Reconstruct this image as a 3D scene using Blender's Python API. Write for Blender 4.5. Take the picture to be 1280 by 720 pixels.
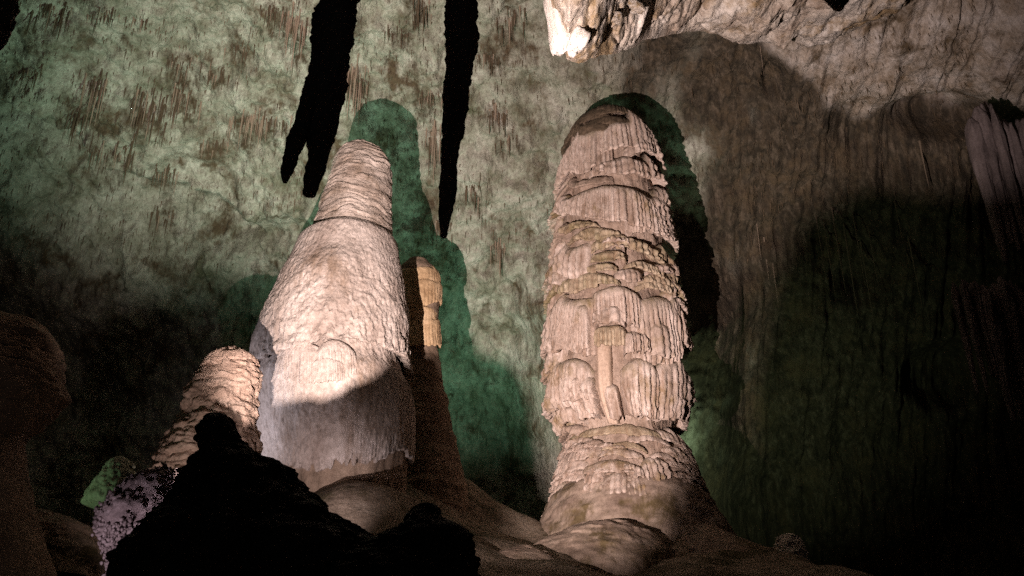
import bpy, math, random
import numpy as np
from mathutils import Vector
from mathutils.bvhtree import BVHTree

# ------------------------------------------------------------------ scene, camera, world, exposure
for o in list(bpy.data.objects):
    bpy.data.objects.remove(o)
scene = bpy.context.scene
COL = scene.collection
random.seed(7)
RNG = np.random.default_rng(11)

F_PX = 1256.0                      # focal length in pixels of the 1280 px wide photograph
PITCH = math.radians(26.0)
CAM = np.array([0.0, 0.0, 1.6])
cam_data = bpy.data.cameras.new('camera')
cam_data.sensor_width = 36.0
cam_data.lens = 36.0 * F_PX / 1280.0
cam_data.clip_end = 500.0
cam = bpy.data.objects.new('camera', cam_data)
COL.objects.link(cam)
cam.location = CAM
cam.rotation_euler = (math.pi / 2 + PITCH, 0, 0)
scene.camera = cam

world = bpy.data.worlds.new('World')
scene.world = world
world.use_nodes = True
bg = world.node_tree.nodes['Background']
bg.inputs['Color'].default_value = (0.5, 0.55, 0.6, 1)
bg.inputs['Strength'].default_value = 0.015          # deep underground: no daylight

scene.view_settings.view_transform = 'Standard'
scene.view_settings.look = 'None'
scene.view_settings.exposure = 0.0
scene.view_settings.gamma = 1.0
scene.cycles.use_denoising = False
scene.cycles.use_adaptive_sampling = False
scene.cycles.sample_clamp_indirect = 1.0
scene.cycles.max_bounces = 5
scene.cycles.diffuse_bounces = 3

# floodlights of the show cave: (position, aimed at, watts, colour, cone deg, blend, lens radius)
FLOODS = {
    'key':     ((-3.6, 9.6, 3.4), (-0.2, 30, 20.5), 56000, (1.0, 0.82, 0.77), 72, 0.75, 0.035),
    'right':   ((8.0, 17.0, 3.6), (3.6, 34, 18.5), 15000, (1.0, 0.80, 0.74), 50, 1.0, 0.06),
    'green':   ((-1.6, 36.0, 9.9), (-2.2, 41.0, 24.0), 2300, (0.44, 1.0, 0.66), 98, 1.0, 0.14),
    'green_b': ((9.2, 36.0, 8.2), (9.6, 43.5, 20.0), 1500, (0.72, 1.0, 0.62), 110, 1.0, 0.14),
    'wash':    ((-10.5, 28.5, 8.9), (-12.6, 32.2, 29.5), 9000, (0.60, 1.0, 0.73), 82, 1.0, 0.14),
    'cool':    ((-12.6, 23.5, 7.8), (-6.2, 28.0, 11.5), 2600, (0.90, 0.86, 1.0), 44, 0.9, 0.05),
    'skirt':   ((-4.7, 21.0, 5.6), (-5.0, 26.0, 7.9), 1500, (1.0, 0.85, 0.88), 52, 1.0, 0.05),
    'lean':    ((-5.6, 16.6, 4.7), (-7.0, 21.5, 8.4), 560, (1.0, 0.80, 0.76), 70, 0.9, 0.05),
    'popcorn': ((-6.2, 10.8, 2.7), (-5.1, 14.2, 4.2), 420, (0.98, 0.82, 0.98), 44, 0.9, 0.05),
    'green_mound':    ((-8.8, 15.6, 4.9), (-7.2, 17.4, 6.3), 60, (0.62, 1.0, 0.58), 60, 0.9, 0.05),
    'edge':    ((-7.6, 12.6, 3.2), (-9.6, 18.5, 7.2), 36, (1.0, 0.80, 0.74), 60, 0.9, 0.05),
}

# ------------------------------------------------------------------ helpers: pixels to rays
cp, sp = math.cos(PITCH), math.sin(PITCH)

def at(px, py, Y):
    """point on the ray through photo pixel (px, py) where it reaches the depth Y"""
    a = (np.asarray(px, float) - 640) / F_PX
    b = (360 - np.asarray(py, float)) / F_PX
    dy = cp - b * sp
    s = Y / dy
    return np.stack(np.broadcast_arrays(CAM[0] + s * a, Y + 0 * s, CAM[2] + s * (sp + b * cp)), -1)

def ray(px, py):
    a = (px - 640) / F_PX
    b = (360 - py) / F_PX
    return Vector((a, cp - b * sp, sp + b * cp)).normalized()

def project(P):
    d = P - CAM
    fwd = d[..., 1] * cp + d[..., 2] * sp
    up = -d[..., 1] * sp + d[..., 2] * cp
    fwd = np.maximum(fwd, 0.1)
    return 640 + F_PX * d[..., 0] / fwd, 360 - F_PX * up / fwd

# ------------------------------------------------------------------ helpers: noise
def _h(ix, iy, iz):
    n = (ix.astype(np.int64) * 374761393 + iy.astype(np.int64) * 668265263 + iz.astype(np.int64) * 2147483647 + 12345) & 0xffffffff
    n = ((n ^ (n >> 13)) * 1274126177) & 0xffffffff
    n = ((n ^ (n >> 16)) * 2246822519) & 0xffffffff
    return ((n ^ (n >> 15)) & 0xffffff) / float(0xffffff)

def noise(x, y, z):
    x, y, z = np.broadcast_arrays(np.asarray(x, float), np.asarray(y, float), np.asarray(z, float))
    fx, fy, fz = np.floor(x), np.floor(y), np.floor(z)
    u, v, w = x - fx, y - fy, z - fz
    u = u * u * u * (u * (u * 6 - 15) + 10); v = v * v * v * (v * (v * 6 - 15) + 10); w = w * w * w * (w * (w * 6 - 15) + 10)
    r = 0
    for dx in (0, 1):
        for dy in (0, 1):
            for dz in (0, 1):
                r = r + _h(fx + dx, fy + dy, fz + dz) * (u if dx else 1 - u) * (v if dy else 1 - v) * (w if dz else 1 - w)
    return r * 2 - 1

def fbm(x, y, z, oct=4, gain=0.5):
    t, a, f = 0, 1.0, 1.0
    for k in range(oct):
        t = t + a * noise(x * f + 17.3 * k, y * f - 9.1 * k, z * f + 3.7 * k)
        a *= gain; f *= 2.03
    return t

def sstep(a, b, x):
    t = np.clip((x - a) / (b - a), 0, 1)
    return t * t * (3 - 2 * t)

# ------------------------------------------------------------------ helpers: objects
def prop(o, label=None, cat=None, group=None, kind=None):
    if label: o['label'] = label
    if cat: o['category'] = cat
    if group: o['group'] = group
    if kind: o['kind'] = kind
    return o

def root(name, loc, label, cat, group=None):
    o = bpy.data.objects.new(name, None)
    o.empty_display_size = 0.3
    COL.objects.link(o)
    o.location = loc
    return prop(o, label, cat, group)

def link(name, me, mat, parent=None):
    o = bpy.data.objects.new(name, me)
    COL.objects.link(o)
    if mat is not None and not me.materials:
        me.materials.append(mat)
    if parent is not None:
        o.parent = parent
    return o

def mesh_np(name, V, Q, smooth=True):
    """V (n,3), Q (m,k) numpy"""
    me = bpy.data.meshes.new(name)
    k = Q.shape[1]
    me.vertices.add(len(V)); me.vertices.foreach_set('co', np.ascontiguousarray(V, dtype=np.float32).ravel())
    me.loops.add(Q.size); me.loops.foreach_set('vertex_index', np.ascontiguousarray(Q, dtype=np.int32).ravel())
    me.polygons.add(len(Q))
    me.polygons.foreach_set('loop_start', np.arange(0, Q.size, k, dtype=np.int32))
    me.polygons.foreach_set('loop_total', np.full(len(Q), k, dtype=np.int32))
    me.polygons.foreach_set('use_smooth', np.full(len(Q), smooth, dtype=bool))
    me.update(calc_edges=True)
    me.validate()
    return me

def grid_quads(nr, nc, wrap=False):
    r = np.arange(nr - 1)[:, None]; c = np.arange(nc if wrap else nc - 1)[None, :]
    c2 = (c + 1) % nc
    return np.stack([r * nc + c, r * nc + c2, (r + 1) * nc + c2, (r + 1) * nc + c], -1).reshape(-1, 4)

def grid_obj(name, P, mat, parent=None, wrap=False, flip=False, smooth=True):
    nr, nc = P.shape[:2]
    Q = grid_quads(nr, nc, wrap)
    if flip: Q = Q[:, ::-1]
    V = P.reshape(-1, 3)
    if parent is not None:
        V = V - np.array(parent.location)
    return link(name, mesh_np(name, V, Q, smooth), mat, parent)

# ------------------------------------------------------------------ helpers: materials
def rock(name, ramp, scale=1.0, stretch=1.0, patch=None, patch_scale=0.5, patch_lo=0.5, patch_hi=0.62, patch_stretch=1.0,
         streak=None, streak_scale=3.0, streak_amt=0.5, bump=0.4, bump_scale=9.0, bump_stretch=1.0, bump_dist=0.06,
         pits=0.0, pit_scale=12.0, rough=0.85, tint2=None, tint3=None, stain=None, dust=None, groove_shade=None):
    m = bpy.data.materials.new(name)
    m.use_nodes = True
    nt = m.node_tree; N = nt.nodes; L = nt.links
    b = N['Principled BSDF']
    b.inputs['Roughness'].default_value = rough
    b.inputs['Specular IOR Level'].default_value = 0.3
    tc = N.new('ShaderNodeTexCoord')
    def mapped(sx, sz):
        mp = N.new('ShaderNodeMapping')
        mp.inputs['Scale'].default_value = (sx, sx, sz)
        L.new(tc.outputs['Object'], mp.inputs['Vector'])
        return mp.outputs['Vector']
    def nz(vec, detail=6, rough_=0.6, dist=0.0):
        n = N.new('ShaderNodeTexNoise')
        n.inputs['Scale'].default_value = 1.0
        n.inputs['Detail'].default_value = detail
        n.inputs['Roughness'].default_value = rough_
        n.inputs['Distortion'].default_value = dist
        L.new(vec, n.inputs['Vector'])
        return n.outputs['Fac']
    def ramp_node(fac, stops):
        r = N.new('ShaderNodeValToRGB')
        e = r.color_ramp.elements
        while len(e) < len(stops): e.new(0.5)
        for el, (p, c) in zip(e, stops):
            el.position = p; el.color = (*c, 1) if len(c) == 3 else c
        L.new(fac, r.inputs['Fac'])
        return r.outputs['Color']
    def mix(fac, a, bcol, mode='MIX'):
        mx = N.new('ShaderNodeMix'); mx.data_type = 'RGBA'; mx.blend_type = mode
        if isinstance(fac, (int, float)): mx.inputs[0].default_value = fac
        else: L.new(fac, mx.inputs[0])
        for s, v in ((6, a), (7, bcol)):
            if isinstance(v, tuple): mx.inputs[s].default_value = (*v, 1)
            else: L.new(v, mx.inputs[s])
        return mx.outputs[2]
    n0 = nz(mapped(scale, scale / stretch), 7, 0.62, 0.3)
    k = len(ramp)
    col = ramp_node(n0, [(0.30 + 0.40 * i / max(k - 1, 1), c) for i, c in enumerate(ramp)])
    for att, tints, sc_ in (('brown_bed', tint2, (3.4, 0.6)), ('upper_bed', tint3, (0.9, 0.7))):
        if tints is not None:                             # other rock beds, where the wall changes from one to the next
            an = N.new('ShaderNodeAttribute'); an.attribute_name = att
            col2 = ramp_node(nz(mapped(*sc_), 7, 0.7), [(0.32, tints[0]), (0.5, tints[1]), (0.68, tints[2])])
            col = mix(an.outputs['Fac'], col, col2)
    if patch is not None:
        base = nz(mapped(patch_scale, patch_scale / patch_stretch), 3, 0.55, 0.4)
        fine = nz(mapped(patch_scale * 7, patch_scale * 7 / max(2.5, patch_stretch * 2.0)), 6, 0.75)
        ad = N.new('ShaderNodeMath'); ad.operation = 'MULTIPLY_ADD'; ad.inputs[1].default_value = 0.55
        L.new(fine, ad.inputs[0]); L.new(base, ad.inputs[2])
        sub = N.new('ShaderNodeMath'); sub.operation = 'SUBTRACT'; sub.inputs[1].default_value = 0.275
        L.new(ad.outputs[0], sub.inputs[0])
        mr = N.new('ShaderNodeMapRange'); mr.inputs['From Min'].default_value = patch_lo; mr.inputs['From Max'].default_value = patch_hi
        L.new(sub.outputs[0], mr.inputs['Value'])
        col = mix(mr.outputs[0], col, patch)
    if streak is not None:
        st = nz(mapped(streak_scale, streak_scale * 0.08), 5, 0.7)
        mr = N.new('ShaderNodeMapRange'); mr.inputs['From Min'].default_value = 0.48; mr.inputs['From Max'].default_value = 0.72
        mr.inputs['To Max'].default_value = streak_amt
        L.new(st, mr.inputs['Value'])
        col = mix(mr.outputs[0], col, streak)
    for att, c_, amt in (('stain', stain, 1.0), ('dust', dust, 0.75), ('groove_shade', groove_shade, 0.85)):
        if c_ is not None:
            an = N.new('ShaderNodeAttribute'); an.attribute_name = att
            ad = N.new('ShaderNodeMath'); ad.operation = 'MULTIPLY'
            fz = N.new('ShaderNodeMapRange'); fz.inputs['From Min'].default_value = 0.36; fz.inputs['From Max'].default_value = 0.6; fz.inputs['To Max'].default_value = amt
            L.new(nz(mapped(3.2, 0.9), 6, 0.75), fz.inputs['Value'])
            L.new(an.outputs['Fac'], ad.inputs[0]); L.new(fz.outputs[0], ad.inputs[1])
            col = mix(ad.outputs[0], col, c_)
    # speckle
    sp_ = nz(mapped(scale * 9, scale * 6), 5, 0.85)
    col = mix(0.8, col, ramp_node(sp_, [(0.32, (0.48, 0.46, 0.43)), (0.58, (1, 1, 1))]), 'MULTIPLY')
    L.new(col, b.inputs['Base Color'])
    hb = nz(mapped(bump_scale, bump_scale / bump_stretch), 8, 0.68, 0.2)
    h = hb
    if pits > 0:
        vo = N.new('ShaderNodeTexVoronoi'); vo.feature = 'F1'; vo.inputs['Scale'].default_value = 1.0
        L.new(mapped(pit_scale, pit_scale / bump_stretch), vo.inputs['Vector'])
        ml = N.new('ShaderNodeMath'); ml.operation = 'MULTIPLY_ADD'; ml.inputs[1].default_value = -pits
        L.new(vo.outputs['Distance'], ml.inputs[0]); L.new(hb, ml.inputs[2])
        h = ml.outputs[0]
    bp = N.new('ShaderNodeBump'); bp.inputs['Strength'].default_value = bump; bp.inputs['Distance'].default_value = bump_dist
    L.new(h, bp.inputs['Height']); L.new(bp.outputs['Normal'], b.inputs['Normal'])
    return m

M = {}
M['wall'] = rock('cave_wall_limestone', [(0.13, 0.125, 0.075), (0.40, 0.385, 0.31), (0.58, 0.56, 0.48)], scale=0.8, stretch=1.3,
                 patch=(0.12, 0.085, 0.05), patch_scale=0.5, patch_lo=0.53, patch_hi=0.70, patch_stretch=0.9,
                 streak=(0.10, 0.068, 0.036), streak_scale=3.2, streak_amt=0.55,
                 bump=1.0, bump_scale=5.0, bump_stretch=2.2, bump_dist=0.22, stain=(0.075, 0.052, 0.028),
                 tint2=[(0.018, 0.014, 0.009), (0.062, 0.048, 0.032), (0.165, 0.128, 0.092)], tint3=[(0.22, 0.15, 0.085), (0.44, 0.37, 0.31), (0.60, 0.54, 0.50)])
M['ceil'] = rock('cave_ceiling_limestone', [(0.24, 0.17, 0.12), (0.46, 0.40, 0.34), (0.60, 0.55, 0.50)], scale=0.55,
                 patch=(0.27, 0.19, 0.105), patch_scale=0.4, patch_lo=0.50, patch_hi=0.66,
                 bump=0.9, bump_scale=4.0, bump_dist=0.20)
M['floor'] = rock('cave_floor_flowstone', [(0.14, 0.10, 0.07), (0.25, 0.19, 0.14), (0.34, 0.27, 0.21)], scale=0.9,
                  patch=(0.09, 0.07, 0.035), patch_scale=0.5, bump=0.6, bump_scale=4.0, bump_dist=0.12)
M['mound'] = rock('mound_flowstone', [(0.19, 0.13, 0.10), (0.36, 0.27, 0.21), (0.46, 0.36, 0.29)], scale=0.8,
                  patch=(0.14, 0.10, 0.05), patch_scale=0.6, patch_lo=0.52, patch_hi=0.68,
                  streak=(0.17, 0.11, 0.075), streak_scale=1.6, streak_amt=0.5, bump=0.45, bump_scale=7.0, bump_dist=0.05)
M['drape'] = rock('pink_flowstone', [(0.36, 0.265, 0.21), (0.59, 0.47, 0.40), (0.70, 0.58, 0.515)], scale=1.3, stretch=2.5,
                  patch=(0.27, 0.19, 0.10), patch_scale=0.55, patch_lo=0.56, patch_hi=0.72,
                  streak=(0.33, 0.20, 0.13), streak_scale=6.0, streak_amt=0.6, bump=0.7, bump_scale=9, bump_stretch=3.0, bump_dist=0.07, dust=(0.24, 0.185, 0.10), groove_shade=(0.19, 0.115, 0.07))
M['drape2'] = rock('tan_flowstone', [(0.30, 0.22, 0.14), (0.48, 0.38, 0.27), (0.58, 0.47, 0.36)], scale=1.3, stretch=2.5,
                   patch=(0.22, 0.18, 0.085), patch_scale=0.6, patch_lo=0.50, patch_hi=0.70,
                   streak=(0.30, 0.18, 0.10), streak_scale=6.0, streak_amt=0.6, bump=0.7, bump_scale=9, bump_stretch=3.0, bump_dist=0.07, dust=(0.24, 0.185, 0.10), groove_shade=(0.19, 0.115, 0.07))
M['cap'] = rock('brown_cap_flowstone', [(0.045, 0.032, 0.02), (0.10, 0.07, 0.044), (0.17, 0.12, 0.08)], scale=1.6, stretch=0.5,
                bump=0.7, bump_scale=8, bump_dist=0.06)
M['spar'] = rock('orange_spar', [(0.38, 0.265, 0.19), (0.52, 0.385, 0.295), (0.60, 0.47, 0.38)], scale=1.5, stretch=5,
                 bump=0.4, bump_scale=10, bump_stretch=4, bump_dist=0.03)
M['core'] = rock('core_flowstone', [(0.22, 0.155, 0.115), (0.38, 0.28, 0.22), (0.50, 0.39, 0.32)], scale=1.4, stretch=2.0,
                 streak=(0.22, 0.14, 0.09), streak_scale=5, streak_amt=0.6, bump=0.8, bump_scale=8, bump_stretch=2, bump_dist=0.07)
M['dome'] = rock('dome_flowstone', [(0.26, 0.20, 0.165), (0.43, 0.36, 0.315), (0.52, 0.45, 0.405)], scale=0.9, stretch=2.0,
                 patch=(0.24, 0.175, 0.13), patch_scale=0.55, patch_lo=0.55, patch_hi=0.72, patch_stretch=2.0,
                 bump=0.7, bump_scale=9, bump_stretch=1.8, bump_dist=0.09, pits=0.5, pit_scale=9)
M['dometop'] = rock('dome_rippled_flowstone', [(0.28, 0.215, 0.17), (0.44, 0.365, 0.31), (0.53, 0.455, 0.40)], scale=0.9, stretch=0.8,
                    patch=(0.20, 0.15, 0.11), patch_scale=0.6, patch_lo=0.55, patch_hi=0.72,
                    bump=0.9, bump_scale=5, bump_stretch=0.3, bump_dist=0.09)
M['amber'] = rock('amber_flowstone', [(0.30, 0.19, 0.10), (0.48, 0.33, 0.19), (0.60, 0.44, 0.28)], scale=1.6,
                  bump=0.7, bump_scale=9, bump_dist=0.06)
M['ember'] = rock('brown_stalagmite_rock', [(0.13, 0.09, 0.06), (0.24, 0.17, 0.12), (0.34, 0.25, 0.18)], scale=1.2, stretch=2.0,
                  bump=0.6, bump_scale=8, bump_dist=0.06)
M['lean'] = rock('rosy_rippled_flowstone', [(0.30, 0.20, 0.15), (0.50, 0.36, 0.28), (0.60, 0.46, 0.37)], scale=1.5, stretch=0.5,
                 bump=0.8, bump_scale=6, bump_stretch=0.35, bump_dist=0.07)
M['popcorn'] = rock('popcorn_rock', [(0.10, 0.075, 0.07), (0.26, 0.20, 0.19), (0.42, 0.34, 0.33)], scale=6.0, bump=0.5, bump_scale=20, bump_dist=0.02)
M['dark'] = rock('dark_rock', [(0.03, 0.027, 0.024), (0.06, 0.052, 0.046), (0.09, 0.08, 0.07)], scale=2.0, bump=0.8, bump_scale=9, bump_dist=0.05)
M['stal'] = rock('stalactite_rock', [(0.14, 0.105, 0.09), (0.25, 0.19, 0.17), (0.34, 0.27, 0.25)], scale=2.0, stretch=4, bump=0.7, bump_scale=8, bump_stretch=3, bump_dist=0.05)
M['straw'] = rock('brown_straws', [(0.06, 0.042, 0.026), (0.12, 0.085, 0.052), (0.20, 0.145, 0.095)], scale=1.4, stretch=3, bump=0.3)
M['straw_pale'] = rock('pale_straws', [(0.24, 0.165, 0.115), (0.36, 0.27, 0.20), (0.46, 0.37, 0.29)], scale=1.4, stretch=3, bump=0.3)
M['straw_mid'] = rock('dull_straws', [(0.11, 0.08, 0.055), (0.18, 0.135, 0.095), (0.25, 0.19, 0.14)], scale=1.4, stretch=3, bump=0.3)
M['rib'] = rock('purplish_rib_flowstone', [(0.08, 0.062, 0.06), (0.15, 0.118, 0.114), (0.23, 0.185, 0.18)], scale=1.2, stretch=3.0, bump=0.6, bump_scale=8, bump_dist=0.06)
M['pale'] = rock('pale_broken_limestone', [(0.52, 0.45, 0.39), (0.66, 0.60, 0.54), (0.76, 0.71, 0.66)], scale=0.8, bump=0.6, bump_scale=3, bump_dist=0.14)
M['greenrock'] = rock('green_lit_pale_rock', [(0.20, 0.22, 0.14), (0.36, 0.38, 0.27), (0.46, 0.47, 0.36)], scale=2.0, bump=0.5, bump_scale=8, bump_dist=0.04)  # green cast of the lamplight put into the base colour
def plain(name, col, rough=0.5, metal=0.0, emit=None):
    m = bpy.data.materials.new(name); m.use_nodes = True
    nt = m.node_tree; b = nt.nodes['Principled BSDF']
    nz = nt.nodes.new('ShaderNodeTexNoise'); nz.inputs['Scale'].default_value = 30
    rp = nt.nodes.new('ShaderNodeValToRGB')
    rp.color_ramp.elements[0].color = (*[c * 0.7 for c in col], 1); rp.color_ramp.elements[1].color = (*col, 1)
    nt.links.new(nz.outputs['Fac'], rp.inputs['Fac']); nt.links.new(rp.outputs['Color'], b.inputs['Base Color'])
    b.inputs['Roughness'].default_value = rough; b.inputs['Metallic'].default_value = metal
    return m
M['housing'] = plain('black_lamp_housing', (0.03, 0.03, 0.03), 0.5, 0.3)
M['lens'] = plain('lamp_glass', (0.5, 0.5, 0.5), 0.1)

# ------------------------------------------------------------------ cave wall
def catmull(pts, n):
    pts = np.array(pts, float)
    P = np.vstack([2 * pts[0] - pts[1], pts, 2 * pts[-1] - pts[-2]])
    seg = len(pts) - 1
    t = np.linspace(0, seg, n); i = np.minimum(t.astype(int), seg - 1); f = (t - i)[:, None]
    a, b, c, d = P[i], P[i + 1], P[i + 2], P[i + 3]
    return 0.5 * ((2 * b) + (c - a) * f + (2 * a - 5 * b + 4 * c - d) * f ** 2 + (3 * b - a - 3 * c + d) * f ** 3)

def resample(P, n):
    d = np.r_[0, np.cumsum(np.linalg.norm(np.diff(P, axis=0), axis=1))]
    t = np.linspace(0, d[-1], n)
    return np.stack([np.interp(t, d, P[:, k]) for k in range(P.shape[1])], 1)

prof = catmull([(47.5, -1), (48, 5), (47, 11), (44.8, 17), (41.8, 22), (38.0, 26.4), (33, 29.8), (27, 32.2)], 400)
prof = resample(prof, 420)
tail = resample(catmull([(27, 32.2), (18, 33.5), (6, 32.5), (-6, 29), (-14, 22)], 100), 40)[1:]
prof = np.vstack([prof, tail])
tang = np.gradient(prof, axis=0); tang /= np.linalg.norm(tang, axis=1)[:, None]
nrm = np.stack([-tang[:, 1], tang[:, 0]], 1)            # points into the cave: (-dz, dy)
xs = np.r_[np.linspace(-60, -29, 24), np.linspace(-29, 29, 680)[1:], np.linspace(29, 60, 24)[1:]]
X, S = np.meshgrid(xs, np.arange(len(prof)))
Yb = prof[S, 0] - 0.013 * np.maximum(np.abs(X) - 13, 0) ** 2
Zb = prof[S, 1]
Pw = np.stack([X, Yb, Zb], -1)
wpx, wpy = project(Pw)
d = 1.5 * fbm(X * 0.085, Yb * 0.085, Zb * 0.085, 3) + 0.55 * fbm(X * 0.32, Yb * 0.32 + 9, Zb * 0.32, 4)
d += (0.24 - 0.17 * sstep(800, 930, wpx)) * fbm(X * 1.1, Yb * 1.1, Zb * 0.8, 4, 0.6)
clusters = [(65, 14, 24, 16, 34, 14), (120, 104, 16, 12, 48, 12), (190, 128, 32, 18, 44, 20), (222, 80, 22, 14, 26, 12), (232, 122, 22, 14, 42, 14), (265, 180, 20, 10, 24, 10), (312, 148, 22, 9, 44, 13),
            (330, 152, 26, 9, 28, 14), (150, 192, 26, 16, 34, 16), (206, 214, 20, 10, 32, 10), (372, 28, 16, 16, 52, 12), (345, 12, 22, 8, 26, 12), (445, 92, 12, 16, 56, 14), (436, 84, 10, 12, 34, 8), (543, 170, 9, 14, 58, 12),
            (530, 122, 20, 9, 22, 12), (525, 14, 14, 16, 40, 12), (500, 40, 16, 10, 22, 8), (620, 140, 16, 10, 32, 12), (636, 172, 14, 8, 22, 8), (624, 306, 12, 8, 44, 9), (545, 280, 14, 8, 22, 8), (430, 8, 20, 8, 34, 9),
            (128, 20, 18, 10, 20, 9), (170, 28, 16, 8, 18, 8), (272, 88, 16, 10, 24, 9), (300, 60, 18, 10, 22, 9), (640, 20, 14, 12, 34, 10), (610, 70, 16, 10, 24, 10), (590, 240, 12, 8, 26, 8), (40, 90, 18, 10, 24, 8),
            (200, 262, 20, 10, 26, 8), (96, 140, 14, 8, 40, 7)]
stain = np.zeros_like(X)
for (qx, qy, rx, ry, ln, n_) in clusters:
    stain = np.maximum(stain, np.exp(-(((wpx - qx - 0.15 * (wpy - qy)) / (rx * 1.25)) ** 2 + ((wpy - qy - ln * 0.25) / (ry + ln * 0.5)) ** 2)))
stain = sstep(0.42, 1.0, stain + 0.55 * fbm(X * 1.9 + 0.3 * Zb, Zb * 0.7, 3.0, 4, 0.7))
# diagonal broken ledge crossing the left half
lx = np.array([-900, -200, 60, 110, 170, 230, 300, 400, 520, 620]); ly = np.array([-300, 30, 118, 160, 205, 240, 262, 285, 330, 380])
edge = np.interp(wpx, lx, ly) + 16 * fbm(X * 0.5, Zb * 0.2, 3.0, 4)
fade = sstep(620, 430, wpx)
d += fade * 1.7 * sstep(16, -10, wpy - edge)
d += fade * 0.7 * np.exp(-((wpy - edge) / 13.0) ** 2) * (0.4 + fbm(X * 1.5, Zb * 1.5, 1.0, 3))
# vertical flutes and ribs of the darker wall on the right
rmask = sstep(835, 935, wpx)
d += (1 - 0.6 * rmask) * (0.16 * np.abs(fbm(X * 2.2, Yb * 2.2, Zb * 1.5, 3, 0.6)) + 0.07 * fbm(X * 5.5, Yb * 5.5, Zb * 3.0, 2))
d += rmask * (0.16 * fbm(X * 1.3, Zb * 0.22, 5.0, 3, 0.5) + 0.13 * fbm(X * 3.4, 2.0, Zb * 0.30, 4, 0.65))
d += 5.5 * np.exp(-((X - 5.6) / 4.6) ** 4) * sstep(120, 330, wpy) * sstep(24.5, 21.0, Zb)
# dark pockets in the right wall
for qx, qy, rx, ry, dep in ((1190, 150, 62, 26, 2.4), (1180, 470, 50, 40, 1.8), (1060, 300, 40, 60, 0.8), (968, 100, 12, 22, 0.8)):
    d -= dep * np.exp(-(((wpx - qx) / rx) ** 2 + ((wpy - qy) / ry) ** 2) ** 2)
Pw[..., 1] += d * nrm[S, 0]
Pw[..., 2] += d * nrm[S, 1]
cave_wall = prop(grid_obj('cave_wall', Pw, M['wall'], flip=False), kind='structure')
WALL_V = Pw.reshape(-1, 3)
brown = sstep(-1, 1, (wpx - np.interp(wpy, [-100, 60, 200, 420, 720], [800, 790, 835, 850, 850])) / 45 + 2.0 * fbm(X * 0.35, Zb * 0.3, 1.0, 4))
bound = np.interp(wpx, [600, 870, 985, 1040, 1085, 1150, 1240, 1400, 2000], [-200, 20, 62, 120, 150, 150, 128, 135, 150])
upper = sstep(-1, 1, (bound - wpy) / 16 + 1.4 * fbm(X * 0.5, Zb * 0.5, 7.0, 4)) * sstep(860, 900, wpx)
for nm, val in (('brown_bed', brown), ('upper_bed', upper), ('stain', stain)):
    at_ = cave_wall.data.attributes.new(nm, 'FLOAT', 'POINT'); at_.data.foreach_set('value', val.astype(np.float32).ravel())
wall_bvh = BVHTree.FromPolygons([Vector(v) for v in WALL_V[:: 1]], grid_quads(*Pw.shape[:2]).tolist())

def wall_hit(px, py):
    loc, nor, idx, dist = wall_bvh.ray_cast(Vector(CAM), ray(px, py))
    return loc

# ------------------------------------------------------------------ cave ceiling with its lip
lip_px = [(-700, -260, 22), (-200, -180, 21), (250, -120, 20), (560, -75, 19.5), (655, -40, 19.5), (676, -6, 19.5), (690, 22, 19.6), (702, 52, 19.8),
          (709, 76, 20), (724, 79, 20.4), (745, 75, 21), (770, 68, 22), (800, 56, 23.5), (840, 46, 25.2), (872, 38, 26.5), (896, 42, 27.2), (925, 55, 28), (960, 53, 29), (988, 48, 30),
          (1010, 58, 30.5), (1060, 40, 30.5), (1120, 10, 30), (1180, -20, 29), (1260, -50, 28), (1400, -70, 26), (1800, -100, 22)]
lip = np.array([at(a, b, c) for a, b, c in lip_px])
lip = resample(lip, 2000)
lip_d = np.r_[0, np.cumsum(np.linalg.norm(np.diff(lip, axis=0), axis=1))]
lx_, _ = project(lip)
wgt = np.where((lx_ > 620) & (lx_ < 1320), 1.0, 0.12)
cw = np.cumsum(wgt); ti = np.interp(np.linspace(cw[0], cw[-1], 620), cw, np.arange(2000))
lip = np.stack([np.interp(ti, np.arange(2000), lip[:, k]) for k in range(3)], 1)
near = np.stack([lip[:, 0] * 0.75, np.full(len(lip), 4.0), np.full(len(lip), 13.0)], 1)
rows = []
for q in np.r_[np.linspace(0, 0.5, 110) ** 1.25, np.linspace(0.5, 1, 24)[1:]]:
    p = lip * (1 - q) + near * q
    p = p.copy(); p[:, 2] += 2.2 * math.sin(math.pi * q) * (0.5 + 0.5 * sstep(0, 0.2, q))
    rows.append(p)
back = []
for q in np.linspace(1, 0, 26)[:-1]:
    p = lip.copy(); p[:, 1] += 3.0 * q; p[:, 2] += 6.0 * q ** 1.1 + 0.02
    back.append(p)
C = np.array(back + rows)
nb = len(back)
k = np.abs(np.arange(C.shape[0]) - nb)[:, None] / 18.0
amp = sstep(0, 1, k) * 0.75 + 0.25
cx_, cy_, cz_ = C[..., 0], C[..., 1], C[..., 2]
dd = 0.55 * fbm(cx_ * 0.3, cy_ * 0.3, cz_ * 0.3, 3) + 0.30 * fbm(cx_ * 0.9, cy_ * 0.9, cz_ * 0.9, 4, 0.6) + 0.10 * np.abs(fbm(cx_ * 2.6, cy_ * 2.6, cz_ * 2.6, 3))
C[..., 2] += dd * amp * 0.9
C[..., 1] += 0.35 * amp * fbm(cx_ * 0.8 + 40, cy_ * 0.8, cz_ * 0.8, 4)
cave_ceiling = prop(grid_obj('cave_ceiling', C, M['ceil']), kind='structure')
ceil_bvh = BVHTree.FromPolygons([Vector(v) for v in C.reshape(-1, 3)], grid_quads(*C.shape[:2]).tolist())

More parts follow.
